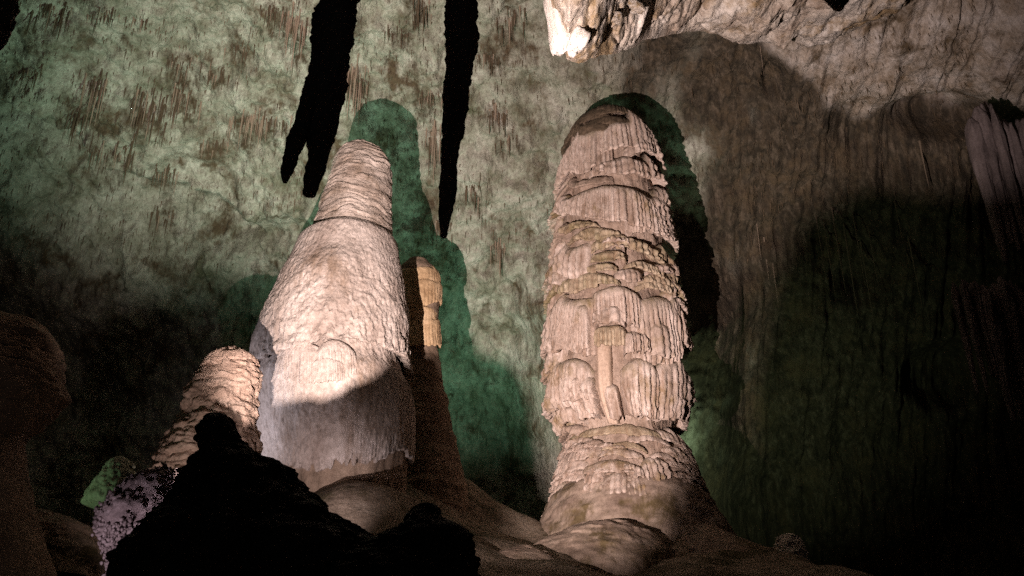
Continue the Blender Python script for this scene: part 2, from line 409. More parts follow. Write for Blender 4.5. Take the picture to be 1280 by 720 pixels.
# ------------------------------------------------------------------ cave floor
FY = np.array([-12, 2, 4, 8, 10, 16, 22, 26, 30, 34, 40, 50]); FZ = np.array([0, 0, 0.1, 1.4, 1.9, 3.3, 5.0, 6.2, 7.5, 9.0, 9.4, 9.4])
def floor_z(x, y):
    z = np.interp(y, FY, FZ)
    z = z - sstep(7.5, 12.0, x + 0.6 * (np.asarray(y) - 28) * 0.2) * np.clip((y - 12) * 0.22, 0, 4.5)
    z = z - sstep(-6.5, -9.5, x) * np.clip((y - 12) * 0.12, 0, 1.6)
    z = z + 1.7 * np.exp(-((x + 2.5) / 3.2) ** 2 - ((y - 33) / 1.6) ** 2)
    z = z + 1.9 * np.exp(-((x + 4.2) / 3.4) ** 2 - ((y - 29) / 3.6) ** 2)
    z = z + 1.4 * np.exp(-((x + 4.2) / 2.8) ** 2 - ((y - 25.6) / 1.7) ** 2)
    return z + 0.35 * fbm(x * 0.28, y * 0.28, 2.0, 3) * np.clip((y - 3) / 6, 0, 1) + 0.05 * fbm(x * 1.6, y * 1.6, 7.0, 3)
fx = np.r_[np.linspace(-60, -16, 24), np.linspace(-16, 16, 300)[1:], np.linspace(16, 60, 24)[1:]]
fy = np.r_[np.linspace(-12, 10, 60), np.linspace(10, 38, 260)[1:], np.linspace(38, 52, 20)[1:]]
GX, GY = np.meshgrid(fx, fy)
GZ = floor_z(GX, GY)
cave_floor = prop(grid_obj('cave_floor', np.stack([GX, GY, GZ], -1), M['floor']), kind='structure')

# ------------------------------------------------------------------ turned forms measured from the photo
class Turned:
    """rows = (py, x_left, x_right) measured in the photograph; the axis stands at depth Y0"""
    def __init__(self, rows, Y0, n=200, depth=1.0, shrink=0.0, smooth=1):
        r = np.array(rows, float)
        py = np.linspace(r[0, 0], r[-1, 0], n)
        xl = np.interp(py, r[:, 0], r[:, 1]); xr = np.interp(py, r[:, 0], r[:, 2])
        for _ in range(smooth):
            kk = max(3, n // 40 * 2 + 1); ker = np.ones(kk) / kk
            pad = kk // 2
            for arr in (xl, xr):
                arr[:] = np.convolve(np.pad(arr, pad, mode='edge'), ker, 'valid')
            xl[0], xr[0] = r[0, 1], r[0, 2]
        c = at((xl + xr) / 2, py, Y0)
        fwd = (c - CAM)[:, 1] * cp + (c - CAM)[:, 2] * sp
        self.z = c[:, 2]; self.cx = c[:, 0]; self.r = np.maximum((xr - xl) / 2 * fwd / F_PX - shrink, 0.0)
        self.Y0 = Y0; self.depth = depth
        # ascending for interpolation
        self.za, self.ra, self.ca = self.z[::-1], self.r[::-1], self.cx[::-1]
    def R(self, z): return np.interp(z, self.za, self.ra)
    def CX(self, z): return np.interp(z, self.za, self.ca)
    def hit(self, px, py):
        """angle and height where the ray through the pixel meets the form"""
        px, py = np.broadcast_arrays(np.asarray(px, float), np.asarray(py, float))
        Y = np.full(px.shape, self.Y0, float)
        for _ in range(14):
            P = at(px, py, Y)
            r = np.maximum(self.R(P[..., 2]), 1e-3); dx = P[..., 0] - self.CX(P[..., 2])
            Yn = self.Y0 - self.depth * np.sqrt(np.maximum(r * r - dx * dx, 0))
            Y = 0.5 * Y + 0.5 * Yn
        return np.arcsin(np.clip(dx / r, -1, 1)), P[..., 2]
    def surf(self, th, z, off=0.0):
        r = self.R(z) + off
        return np.stack(np.broadcast_arrays(self.CX(z) + r * np.sin(th), self.Y0 - self.depth * r * np.cos(th), z), -1)

def turned_obj(name, T, mat, parent, seg=180, disp=None, close_top=True, close_bottom=False, drip=None, fold=0.0):
    th = np.linspace(-math.pi, math.pi, seg, endpoint=False)
    TH, Z = np.meshgrid(th, T.z)
    if drip is not None:
        span = T.z[0] - T.z[-1]
        w = np.clip(1 - (Z - T.z[-1]) / (0.35 * span), 0, 1)[...] ** 1.5
        Z = Z + w * drip(TH)
    off = np.zeros_like(Z)
    if disp is not None:
        Pp = T.surf(TH, Z)
        off = disp(TH, Z, Pp)
        off = off * np.clip(T.R(Z) / 0.25, 0, 1)
    P = T.surf(TH, Z, off)
    if fold > 0:
        fr = [T.surf(TH[-1], Z[-1] + 0.05 * q, off[-1] - fold * q) for q in (0.5, 1.0)]
        P = np.concatenate([P, np.array(fr)], 0)
    if close_top:
        top = P[0].mean(0); top[2] = P[0, :, 2].mean() + 0.01
        P = np.concatenate([np.tile(top, (1, seg, 1)), P], 0)
    if close_bottom:
        bot = P[-1].mean(0)
        P = np.concatenate([P, np.tile(bot, (1, seg, 1))], 0)
    return grid_obj(name, P, mat, parent, wrap=True, flip=True)

def flute_lobes(th, seed, width):
    """rounded ridges with sharp valleys of uneven width; returns lobe 0..1 and a random number per ridge"""
    ph = th / width + 1.5 * noise(th / (width * 3.7), seed * 3.3, 0.5)
    k = np.floor(ph)
    lobe = np.abs(np.sin(math.pi * (ph - k))) ** 0.55
    rnd = _h(k, np.full_like(k, int(seed * 97) % 9973), np.zeros_like(k))
    return lobe, rnd

def quad3(s, a, b, c):                      # through (-1,a) (0,b) (1,c)
    return b + (c - a) / 2 * s + ((a + c) / 2 - b) * s * s

SEED = [1]
def drapery(T, parent, mat, xl, xr, yt, yb, bulge=0.3, flute=0.15, amp=0.12, ragged=0.5, name='drapery', open_l=None, open_r=None, th_range=None, zt=None, zb=None):
    """one fluted flowstone curtain lapped over the form below it like a shingle"""
    SEED[0] += 1; seed = SEED[0] * 0.731
    vr = random.Random(SEED[0]); flute *= vr.uniform(0.75, 1.45); amp *= vr.uniform(0.7, 1.3)
    if th_range is None:
        tl, zl = T.hit(xl, (yt[0] + yb[0]) / 2); tr, zr = T.hit(xr, (yt[2] + yb[2]) / 2)
        tl, tr = float(tl), float(tr)
        ol = tl < -1.35 if open_l is None else open_l
        orr = tr > 1.35 if open_r is None else open_r
        if ol: tl = -2.0
        if orr: tr = 2.0
        rm = float(T.R((zl + zr) / 2))
    else:
        tl, tr = th_range; ol = orr = False
        rm = float(T.R(zt))
    n = int(max(16, min(560, abs(tr - tl) * rm / flute * 8)))
    th = np.linspace(tl, tr, n)
    u = np.linspace(-1, 1, n)
    if th_range is None:
        sc = np.sin(np.clip(th, -1.57, 1.57))
        s = np.clip(-1 + 2 * (sc - sc[0]) / max(sc[-1] - sc[0], 1e-4), -1, 1)
        px = xl + (xr - xl) * (s + 1) / 2
        zt_ = T.hit(px, quad3(s, *yt))[1]; zb_ = T.hit(px, quad3(s, *yb))[1]
    else:
        zt_ = zt - 0.25 * (zt - zb) * u * u; zb_ = zb + 0.10 * (zt - zb) * u * u
    rr = th * rm
    zt_ = zt_ + 0.05 * fbm(rr * 2.0, seed, 0.1, 3)
    zb_ = zb_ + 0.07 * fbm(rr * 1.5, seed + 5, 0.1, 3)
    zb_ = np.minimum(zb_, zt_ - 0.10)
    h = zt_ - zb_
    lobe, rnd = flute_lobes(rr, seed, flute)
    lobe2, rnd2 = flute_lobes(rr, seed + 2.2, flute * 3.4)
    hh = np.minimum(h, 0.8)
    zb_ = zb_ + ragged * hh * (0.30 * rnd * rnd + 0.14 * (1 - lobe) + 0.12 * rnd2 * (1 - lobe2)) - 0.04 * ragged * (rnd > 0.9)
    h = np.maximum(zt_ - zb_, 0.05)
    e = np.ones(n)
    if not ol: e = np.where(u < 0, np.sqrt(np.clip(1 - np.abs(u) ** 5, 0, 1)), e)
    if not orr: e = np.where(u > 0, np.sqrt(np.clip(1 - np.abs(u) ** 5, 0, 1)), e)
    ts = np.array([0, .02, .05, .09, .14, .20, .27, .35, .44, .54, .64, .74, .83, .90, .95, .98, 1.0])
    shoulder = np.clip(0.9 * bulge / h, 0.18, 0.6)
    P = []
    for t in ts:
        q = np.clip(t / shoulder, 0, 1)
        o = bulge * (0.80 * np.sqrt(1 - (1 - q) ** 2) + 0.20 * t) * e
        a = amp * sstep(0.06, 0.45, t) * (0.55 + 0.6 * rnd)
        z = zt_ - h * t
        o = o + a * (1.15 * lobe - 0.7 - 0.55 * (rnd < 0.28)) * e + 0.6 * a * (lobe2 - 0.5) + 0.25 * a * np.sin(z * 19 + rnd * 40) + 0.035 * fbm(rr * 1.7, z * 1.1, seed, 3) - 0.05 * (1 - e)
        if t > 0.9: o = o - 0.02 * ((t - 0.9) / 0.1) ** 2
        o = o - 0.04 * (t == 0)
        P.append(T.surf(th, z, o))
    o_last, z_last = o, z
    for qo, qz in ((0.10, 0.0), (0.22, 0.25), (0.45, 0.7), (0.8, 1.0), (1.0, 1.0)):       # hollow behind the fringe
        P.append(T.surf(th, z_last + qz * np.minimum(0.65 * h, 0.5), o_last * (1 - qo) - 0.30 * qo))
    ob = grid_obj(name, np.array(P), mat, parent, flip=True)
    dust = np.concatenate([1 - sstep(0.02, 0.34, ts), np.zeros(5)])[:, None] * np.ones(n)[None]        # olive dust settled on the shoulder
    groove_dark = (sstep(0.15, 0.5, ts)[:, None] * (np.maximum(0.75 * (1 - lobe) ** 0.7, (rnd < 0.3) * 0.8))[None])      # groove shade put into the colour: seams and recessed flutes darker
    groove_dark = np.concatenate([groove_dark, np.repeat(groove_dark[-1:], 5, 0)], 0)
    at_ = ob.data.attributes.new('groove_shade', 'FLOAT', 'POINT'); at_.data.foreach_set('value', groove_dark.astype(np.float32).ravel())
    at_ = ob.data.attributes.new('dust', 'FLOAT', 'POINT'); at_.data.foreach_set('value', dust.astype(np.float32).ravel())
    return ob

def crown(xc, yc, R, kz, n=9):
    '''rows of a round crown: seen from below it is kz times as high as wide'''
    return [(yc - R * kz * math.sin(a), xc - R * math.cos(a), xc + R * math.cos(a)) for a in np.linspace(1.52, 0.05, n)]

# ------------------------------------------------------------------ the giant stalagmite
CY = 34.0
giant_rows = crown(760, 188, 61, 0.84, 12) + [(200, 697, 823), (250, 692, 834), (300, 686, 840), (350, 682, 848),
              (400, 679, 857), (450, 680, 862), (500, 682, 863), (528, 688, 860), (540, 706, 852), (555, 704, 858), (580, 695, 869), (600, 688, 877), (620, 682, 886), (640, 676, 894), (665, 668, 905), (700, 655, 925), (740, 640, 945)]
GT = Turned(giant_rows, CY, n=420, shrink=0.46)
base = (float(GT.cx[-1]), CY, float(GT.z[-1]))
giant = root('giant_stalagmite', base, 'giant pinkish stalagmite tower draped in tiers of fluted flowstone', 'stalagmite')
def core_disp(th, z, P):
    lobe, _ = flute_lobes(th * 2.2, 5.0, 0.10)
    return 0.05 * (lobe - 0.5) * sstep(8.9, 9.4, z) + 0.07 * fbm(P[..., 0] * 1.5, P[..., 1] * 1.5, z * 1.5, 4) + 0.10 * fbm(th * 2, z * 0.8, 1.0, 3)
turned_obj('core', GT, M['core'], giant, seg=300, disp=core_disp)

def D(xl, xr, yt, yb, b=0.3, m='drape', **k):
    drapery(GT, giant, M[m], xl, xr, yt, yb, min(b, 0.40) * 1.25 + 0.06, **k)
# dark broken cap
D(706, 794, (176, 156, 172), (190, 172, 186), 0.22, 'cap', amp=0.05); D(722, 806, (166, 146, 170), (176, 160, 184), 0.2, 'cap', amp=0.05)
D(714, 770, (162, 142, 150), (172, 156, 158), 0.16, 'cap', amp=0.04); D(740, 798, (150, 134, 152), (158, 148, 162), 0.2, 'cap', amp=0.05)
D(724, 766, (146, 134, 138), (154, 144, 146), 0.2, 'cap', amp=0.04); D(764, 816, (170, 160, 180), (180, 176, 196), 0.2, 'cap', amp=0.04)
# tall upper tiers
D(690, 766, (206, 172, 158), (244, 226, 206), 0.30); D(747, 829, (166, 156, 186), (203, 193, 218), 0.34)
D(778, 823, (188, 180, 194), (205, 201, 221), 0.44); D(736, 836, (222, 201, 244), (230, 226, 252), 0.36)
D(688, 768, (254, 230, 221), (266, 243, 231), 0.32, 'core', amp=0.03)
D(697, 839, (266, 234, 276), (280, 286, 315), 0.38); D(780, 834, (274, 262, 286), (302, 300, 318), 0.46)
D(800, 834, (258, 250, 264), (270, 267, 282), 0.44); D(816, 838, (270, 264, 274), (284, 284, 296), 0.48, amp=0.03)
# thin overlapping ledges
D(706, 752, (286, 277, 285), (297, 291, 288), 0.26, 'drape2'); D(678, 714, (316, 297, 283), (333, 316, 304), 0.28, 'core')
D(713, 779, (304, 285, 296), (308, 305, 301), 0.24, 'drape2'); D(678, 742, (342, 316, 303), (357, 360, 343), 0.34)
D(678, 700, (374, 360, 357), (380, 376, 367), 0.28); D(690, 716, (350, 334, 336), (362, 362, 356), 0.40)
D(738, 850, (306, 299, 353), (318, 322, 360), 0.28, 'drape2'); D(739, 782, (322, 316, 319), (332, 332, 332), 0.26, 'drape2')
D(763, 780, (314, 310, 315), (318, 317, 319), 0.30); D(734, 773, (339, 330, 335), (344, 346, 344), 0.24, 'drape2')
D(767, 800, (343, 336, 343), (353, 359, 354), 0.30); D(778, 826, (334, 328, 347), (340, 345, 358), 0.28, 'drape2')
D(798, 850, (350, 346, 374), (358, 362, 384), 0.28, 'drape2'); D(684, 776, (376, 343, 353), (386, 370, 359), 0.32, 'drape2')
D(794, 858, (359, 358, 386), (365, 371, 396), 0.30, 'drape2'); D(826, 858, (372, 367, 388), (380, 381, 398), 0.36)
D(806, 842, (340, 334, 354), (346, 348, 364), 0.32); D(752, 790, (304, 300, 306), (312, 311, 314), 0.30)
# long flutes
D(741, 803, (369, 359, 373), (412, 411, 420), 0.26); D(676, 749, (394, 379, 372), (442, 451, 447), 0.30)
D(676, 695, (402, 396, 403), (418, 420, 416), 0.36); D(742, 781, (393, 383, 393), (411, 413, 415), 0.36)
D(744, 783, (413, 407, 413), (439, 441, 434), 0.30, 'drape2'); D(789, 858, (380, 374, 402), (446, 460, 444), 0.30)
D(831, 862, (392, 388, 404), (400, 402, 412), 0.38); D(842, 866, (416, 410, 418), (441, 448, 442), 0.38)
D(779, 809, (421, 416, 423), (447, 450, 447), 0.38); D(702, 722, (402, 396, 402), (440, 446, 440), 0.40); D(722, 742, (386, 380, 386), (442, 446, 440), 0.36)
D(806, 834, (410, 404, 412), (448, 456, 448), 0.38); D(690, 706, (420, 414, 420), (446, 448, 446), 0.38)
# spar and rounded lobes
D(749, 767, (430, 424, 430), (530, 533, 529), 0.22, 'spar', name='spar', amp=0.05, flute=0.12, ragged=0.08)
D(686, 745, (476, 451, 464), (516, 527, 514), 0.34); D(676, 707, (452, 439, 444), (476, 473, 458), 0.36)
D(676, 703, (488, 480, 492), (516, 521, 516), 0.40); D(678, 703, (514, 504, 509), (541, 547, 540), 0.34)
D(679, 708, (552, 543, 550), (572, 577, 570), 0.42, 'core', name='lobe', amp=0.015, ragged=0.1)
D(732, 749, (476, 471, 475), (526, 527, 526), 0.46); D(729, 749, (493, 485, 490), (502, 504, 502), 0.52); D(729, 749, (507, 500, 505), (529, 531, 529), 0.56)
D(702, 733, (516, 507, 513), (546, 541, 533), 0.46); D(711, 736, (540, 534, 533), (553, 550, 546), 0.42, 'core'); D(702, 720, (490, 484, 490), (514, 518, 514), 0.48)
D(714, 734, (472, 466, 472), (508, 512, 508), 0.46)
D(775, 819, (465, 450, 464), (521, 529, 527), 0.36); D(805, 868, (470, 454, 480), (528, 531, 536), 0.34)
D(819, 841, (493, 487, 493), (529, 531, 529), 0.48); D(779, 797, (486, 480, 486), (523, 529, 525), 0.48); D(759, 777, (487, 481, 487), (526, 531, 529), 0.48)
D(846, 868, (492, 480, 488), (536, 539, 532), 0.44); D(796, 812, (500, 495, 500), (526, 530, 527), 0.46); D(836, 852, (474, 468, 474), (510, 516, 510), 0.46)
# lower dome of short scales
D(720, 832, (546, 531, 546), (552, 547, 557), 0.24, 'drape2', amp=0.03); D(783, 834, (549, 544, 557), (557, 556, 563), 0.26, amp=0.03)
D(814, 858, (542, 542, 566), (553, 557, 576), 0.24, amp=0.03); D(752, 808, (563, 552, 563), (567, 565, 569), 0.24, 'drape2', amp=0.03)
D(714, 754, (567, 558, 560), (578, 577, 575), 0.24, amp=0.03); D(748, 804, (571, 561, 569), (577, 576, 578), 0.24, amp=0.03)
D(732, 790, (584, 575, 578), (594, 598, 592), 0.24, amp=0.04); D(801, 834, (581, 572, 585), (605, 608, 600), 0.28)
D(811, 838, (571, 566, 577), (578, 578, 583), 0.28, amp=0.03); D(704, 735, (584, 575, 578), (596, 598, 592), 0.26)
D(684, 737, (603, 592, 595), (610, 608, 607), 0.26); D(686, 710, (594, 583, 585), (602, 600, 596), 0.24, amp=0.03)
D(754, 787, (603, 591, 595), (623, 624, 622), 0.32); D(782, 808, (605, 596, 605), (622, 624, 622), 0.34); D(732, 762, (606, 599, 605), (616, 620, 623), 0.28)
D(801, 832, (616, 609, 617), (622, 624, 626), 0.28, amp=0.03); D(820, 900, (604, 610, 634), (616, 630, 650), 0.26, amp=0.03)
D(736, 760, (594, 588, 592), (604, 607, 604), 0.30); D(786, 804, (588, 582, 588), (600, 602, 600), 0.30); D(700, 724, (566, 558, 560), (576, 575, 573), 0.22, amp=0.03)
for i in range(34):                                   # little scales over the right shoulder of the lower dome
    y = random.uniform(556, 618); x = random.uniform(832, 846 + (y - 550) * 0.55); w = random.uniform(7, 13)
    D(x - w, x + w, (y + 3, y, y + 5), (y + 8, y + 9, y + 11), 0.26 + 0.03 * random.random(), amp=0.05, flute=0.10)
for i in range(16):
    x = random.uniform(700, 800); y = random.uniform(546, 596); w = random.uniform(7, 12)
    D(x - w, x + w, (y + 3, y, y + 3), (y + 7, y + 9, y + 7), 0.28, amp=0.05, flute=0.10)
# curtains round the back
zz = float(GT.z[60])
while zz > float(np.interp(640, np.linspace(giant_rows[0][0], 740, 420), GT.z)):
    hgt = random.uniform(0.7, 1.6); t0 = 1.55 + random.uniform(0, 0.3)
    while t0 < 2 * math.pi - 1.6:
        w = random.uniform(0.5, 0.9)
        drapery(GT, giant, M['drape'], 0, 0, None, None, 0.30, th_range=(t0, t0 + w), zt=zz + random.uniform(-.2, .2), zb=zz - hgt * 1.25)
        t0 += w * 0.85
    zz -= hgt

# smooth flowstone mounds at its foot
def mound(name, rows_, Y0, mat, label, cat='flowstone mound', depth=1.0, amp=0.12, freq=1.0, seg=150, n=110, group=None, detail=0.04):
    T = Turned(rows_, Y0, n=n, depth=depth)
    o = root(name, (float(T.cx[-1]), Y0, float(T.z[-1])), label, cat, group)
    def dsp(th, z, P):
        x, y = P[..., 0], P[..., 1]
        return amp * fbm(x * freq, y * freq, z * freq, 4) + detail * fbm(x * 5 * freq, y * 5 * freq, z * 5 * freq, 3)
    b = turned_obj('body', T, M[mat], o, seg=seg, disp=dsp)
    return o, T, b
mound('flowstone_mound', [(606, 720, 850), (614, 700, 872), (628, 686, 890), (645, 676, 898), (670, 664, 912), (705, 650, 935), (760, 640, 960)], 33.9, 'mound',
      'smooth flowstone apron under the fringe of the giant stalagmite', amp=0.16, freq=0.8)
mound('flowstone_mound', [(654, 742, 776), (660, 715, 796), (670, 688, 815), (685, 660, 830), (700, 640, 840), (720, 610, 848), (760, 590, 860)], 30.0, 'mound',
      'broad low brown flowstone mound with mossy tint before the giant stalagmite', amp=0.2, freq=0.9)
mound('flowstone_mound', [(644, 846, 868), (656, 828, 890), (672, 806, 914), (688, 794, 944), (702, 790, 978), (720, 786, 1006), (760, 780, 1030)], 32.0, 'mound',
      'rounded flowstone root spreading out from the giant stalagmite', amp=0.16, freq=0.8)
mound('flowstone_mound', [(682, 650, 660), (692, 620, 690), (704, 596, 705), (730, 570, 720), (770, 550, 740)], 27.0, 'mound',
      'low brown flowstone hump in shade beside the broad mossy mound', amp=0.2, freq=0.9)
mound('pale_stalagmite', [(668, 979, 992), (672, 971, 1000), (682, 967, 1005), (695, 965, 1009), (720, 962, 1014)], 31.0, 'pale',
      'small pale rounded knob alone at the dark edge of the flowstone', 'stalagmite', amp=0.08, freq=2.0)

# ------------------------------------------------------------------ the domed stalagmite
DY = 28.0
def ZD(py): return float(at(430, py, DY)[2])
dome_rows = crown(451, 223, 39, 1.12, 12) + [(228, 409, 491), (250, 401, 491), (290, 387, 491), (330, 371, 493), (360, 356, 500), (400, 338, 504),
             (440, 323, 505), (480, 321, 510), (520, 321, 512), (560, 324, 513), (600, 335, 512), (640, 350, 505), (700, 350, 505)]
dome = root('domed_stalagmite', tuple(at(430, 640, DY)), 'tall smooth bell shaped stalagmite with a fringed skirt', 'stalagmite')
def sub_rows(rows_, a, b, grow=0.0):
    r = np.array(rows_, float); ys = [a] + [y for y in r[:, 0] if a < y < b] + [b]
    return [(y, np.interp(y, r[:, 0], r[:, 1]) - grow, np.interp(y, r[:, 0], r[:, 2]) + grow) for y in ys]
def ripple(th, z, P):
    w = z + 0.18 * fbm(P[..., 0] * 1.2, P[..., 1] * 1.2, z * 1.2, 3)
    return 0.055 * np.abs(noise(th * 1.1, w * 5.5, 2.0)) + 0.03 * noise(th * 3, w * 12, 4.0) + 0.05 * fbm(P[..., 0], P[..., 1], z, 3)
def bell(th, z, P):
    x, y = P[..., 0], P[..., 1]
    lobe, _ = flute_lobes(th * 2.0, 3.0, 0.075)
    low = sstep(ZD(405), ZD(455), z)
    return 0.05 * fbm(x, y, z, 3) + low * (0.022 * (lobe - 0.5) + 0.055 * fbm(th * 24, z * 3.2, 3.0, 3)) + (0.008 + 0.02 * sstep(ZD(330), ZD(390), z)) * fbm(x * 8, y * 8, z * 4.5, 3, 0.65) + 0.07 * sstep(ZD(452), ZD(468), z)
DTt = Turned([(y, a + max(0, y - 225) * 0.07, b - max(0, y - 225) * 0.04) for y, a, b in sub_rows(dome_rows, dome_rows[0][0], 345, -1)], DY, n=300)
turned_obj('upper_cone', DTt, M['dometop'], dome, seg=330, disp=ripple)
# middle bell, its top hem arched over the cone
bell_rows = [(297, 390, 486), (300, 380, 492), (305, 375, 495), (313, 371, 497), (332, 363, 500), (360, 347, 506), (400, 330, 510), (440, 318, 511), (470, 316, 513)]
DTm = Turned(bell_rows, DY, n=260)
def bell_shift(th, z, P): return bell(th, z, P) + 0.02
o = turned_obj('bell', DTm, M['dome'], dome, seg=420, disp=bell_shift, drip=lambda th: -0.10 * flute_lobes(th * 2.0, 3.0, 0.075)[1] + 0.5 * sstep(-0.2, 0.5, th) * sstep(2.2, 1.2, th) - 0.15 * noise(th * 3, 1, 1), fold=0.22)
skirt_rows = sub_rows([r for r in dome_rows if r[0] < 470] + [(480, 316, 515), (520, 314, 518), (560, 318, 518), (585, 324, 514), (605, 331, 508)], 425, 604, -1.0)
DTs = Turned(skirt_rows, DY, n=220)
def skirt(th, z, P):
    x, y = P[..., 0], P[..., 1]
    lobe, rnd = flute_lobes(th * 2.0, 8.0, 0.085)
    low = sstep(ZD(545), ZD(590), z)
    return 0.06 * fbm(x * 0.8, y * 0.8, z * 0.8, 3) + 0.05 * noise(th * 3.0, z * 0.2, 6) + low * 0.07 * (lobe - 0.5) * (0.4 + rnd) + 0.022 * fbm(x * 8, y * 8, z * 3, 3, 0.65) - 0.16 * sstep(ZD(490), ZD(466), z)
turned_obj('skirt', DTs, M['dome'], dome, seg=420, disp=skirt,
           drip=lambda th: 0.22 * flute_lobes(th * 2.0, 8.0, 0.085)[1] + 0.10 * (1 - flute_lobes(th * 2.0, 8.0, 0.085)[0]) + 0.12 * noise(th * 4, 3, 3) - 0.12 + 0.7 * sstep(0.4, 1.3, th) * sstep(3.0, 2.4, th), fold=0.3)
DTb = Turned([(525, 338, 505), (565, 340, 508), (585, 342, 507), (610, 345, 505), (640, 345, 505), (690, 340, 510)], DY, n=90)
turned_obj('foot', DTb, M['ember'], dome, seg=160, disp=lambda th, z, P: 0.08 * fbm(P[..., 0] * 1.5, P[..., 1] * 1.5, z, 4) + 0.06 * noise(th * 9, z * 0.3, 2))
for a in [(396, 446, (436, 424, 440), (470, 474, 472), 0.09), (388, 432, (456, 448, 454), (478, 481, 479), 0.14), (352, 400, (440, 430, 436), (478, 481, 479), 0.05)]:
    drapery(DTm if a[3][1] < 460 else DTs, dome, M['dome'], a[0], a[1], a[2], a[3], a[4], flute=0.075, amp=0.035, ragged=0.35)

# ------------------------------------------------------------------ the small stalagmite behind the dome
small = root('amber_stalagmite', tuple(at(535, 640, 32.0)), 'small round topped stalagmite with amber bands behind the bell shaped one', 'stalagmite')
ST = Turned(crown(521, 347, 27, 0.86) + [(380, 494, 548), (430, 496, 546), (470, 496, 552), (520, 498, 563), (565, 500, 573), (620, 500, 585), (720, 495, 605)], 32.0, n=200)
turned_obj('body', ST, M['ember'], small, seg=180, disp=lambda th, z, P: 0.05 * fbm(P[..., 0] * 1.5, P[..., 1] * 1.5, z * 3, 4) + 0.03 * np.abs(noise(th, z * 6, 1)))
for a in [(492, 550, (354, 349, 356), (383, 388, 381), 0.13), (494, 546, (386, 383, 386), (404, 404, 402), 0.11), (498, 548, (400, 398, 401), (430, 436, 433), 0.15), (493, 549, (340, 334, 340), (354, 360, 358), 0.06)]:
    drapery(ST, small, M['amber'], *a[:2], a[2], a[3], a[4], flute=0.12, amp=0.02, ragged=0.25, name='amber_band')

# ------------------------------------------------------------------ the leaning rippled stalagmite
LY = 22.0
lean = root('leaning_stalagmite', tuple(at(210, 700, LY)), 'leaning rosy stalagmite with rippled face and lumpy left edge', 'stalagmite')
LT = Turned([(434, 286, 300), (438, 272, 314), (446, 262, 320), (454, 257, 324), (481, 242, 325), (522, 228, 325), (545, 214, 325), (569, 202, 324), (602, 188, 320), (640, 170, 316), (690, 150, 310), (760, 130, 300)], LY, n=260, shrink=0.10)
def lean_disp(th, z, P):
    w = z + 0.1 * fbm(P[..., 0] * 2, P[..., 1] * 2, z * 2, 3) + 0.15 * np.sin(th)
    return 0.06 * np.abs(noise(th * 1.2, w * 6, 2)) + 0.05 * noise(th * 2.5, w * 13, 5) * 0.6 + 0.13 * fbm(P[..., 0] * 1.4, P[..., 1] * 1.4, z * 1.8, 3) + 0.09 * np.abs(fbm(P[..., 0] * 4, P[..., 1] * 4, z * 5, 3))
turned_obj('body', LT, M['lean'], lean, seg=240, disp=lean_disp)
D0 = [(258, 322, (446, 437, 446), (456, 452, 456), 0.10), (254, 330, (462, 455, 460), (470, 470, 474), 0.08)]
for a in D0: drapery(LT, lean, M['lean'], *a[:2], a[2], a[3], a[4], flute=0.12, amp=0.02, ragged=0.3, name='ledge')

def blob_mesh(name, seed, n1=14, n2=9, amp=0.3, squash=1.0):
    th = np.linspace(0, 2 * math.pi, n1, endpoint=False); ph = np.linspace(0.02, math.pi - 0.02, n2)
    TH, PH = np.meshgrid(th, ph)
    V = np.stack([np.sin(PH) * np.cos(TH), np.sin(PH) * np.sin(TH), np.cos(PH) * squash], -1)
    V = V * (1 + amp * fbm(V[..., 0] * 1.4 + seed * 5, V[..., 1] * 1.4, V[..., 2] * 1.4, 3))[..., None]
    return mesh_np(name, V.reshape(-1, 3), grid_quads(n2, n1, True)[:, ::-1])
knob_meshes = []
for s in range(4):
    me = blob_mesh('knob', s, 18, 12, 0.35, 1.3); me.materials.append(M['lean']); knob_meshes.append(me)
for (x, y, r) in [(250, 466, 7), (240, 480, 7), (234, 496, 7), (228, 512, 7), (220, 528, 9), (210, 544, 8), (202, 562, 10), (196, 582, 9), (190, 596, 10), (208, 596, 8), (184, 610, 10), (202, 610, 9), (216, 580, 7), (290, 466, 5), (276, 456, 6), (228, 566, 7)]:
    th, z = LT.hit(x + 6, y)
    p = LT.surf(th, z, -0.05)
    o = link('knob', random.choice(knob_meshes), None, lean)
    rr = r * 23.5 / F_PX
    o.location = Vector(p) - lean.location; o.scale = (rr, rr, rr * random.uniform(0.9, 1.4)); o.rotation_euler = (random.uniform(-.4, .4), random.uniform(-.4, .4), random.uniform(0, 6))

# ------------------------------------------------------------------ popcorn covered boulder and the black boulders in front
def nodules(name, pts, rads, mat, parent):
    """small popcorn nodules joined into one coral-like crust"""
    n1, n2 = 7, 5
    th = np.linspace(0, 2 * math.pi, n1, endpoint=False); ph = np.linspace(0.05, math.pi - 0.05, n2)
    TH, PH = np.meshgrid(th, ph)
    U = np.stack([np.sin(PH) * np.cos(TH), np.sin(PH) * np.sin(TH), np.cos(PH)], -1).reshape(-1, 3)
    Q = grid_quads(n2, n1, True)[:, ::-1]
    V = []; F = []
    pts = np.asarray(pts); rads = np.asarray(rads)
    jit = 1 + 0.22 * RNG.standard_normal((len(pts), len(U), 1))
    V = (pts[:, None, :] + U[None] * rads[:, None, None] * jit).reshape(-1, 3) - np.array(parent.location)
    F = (Q[None] + (np.arange(len(pts)) * len(U))[:, None, None]).reshape(-1, 4)
    o = link(name, mesh_np(name, V, F), mat, parent)
    o['kind'] = 'stuff'
    return o

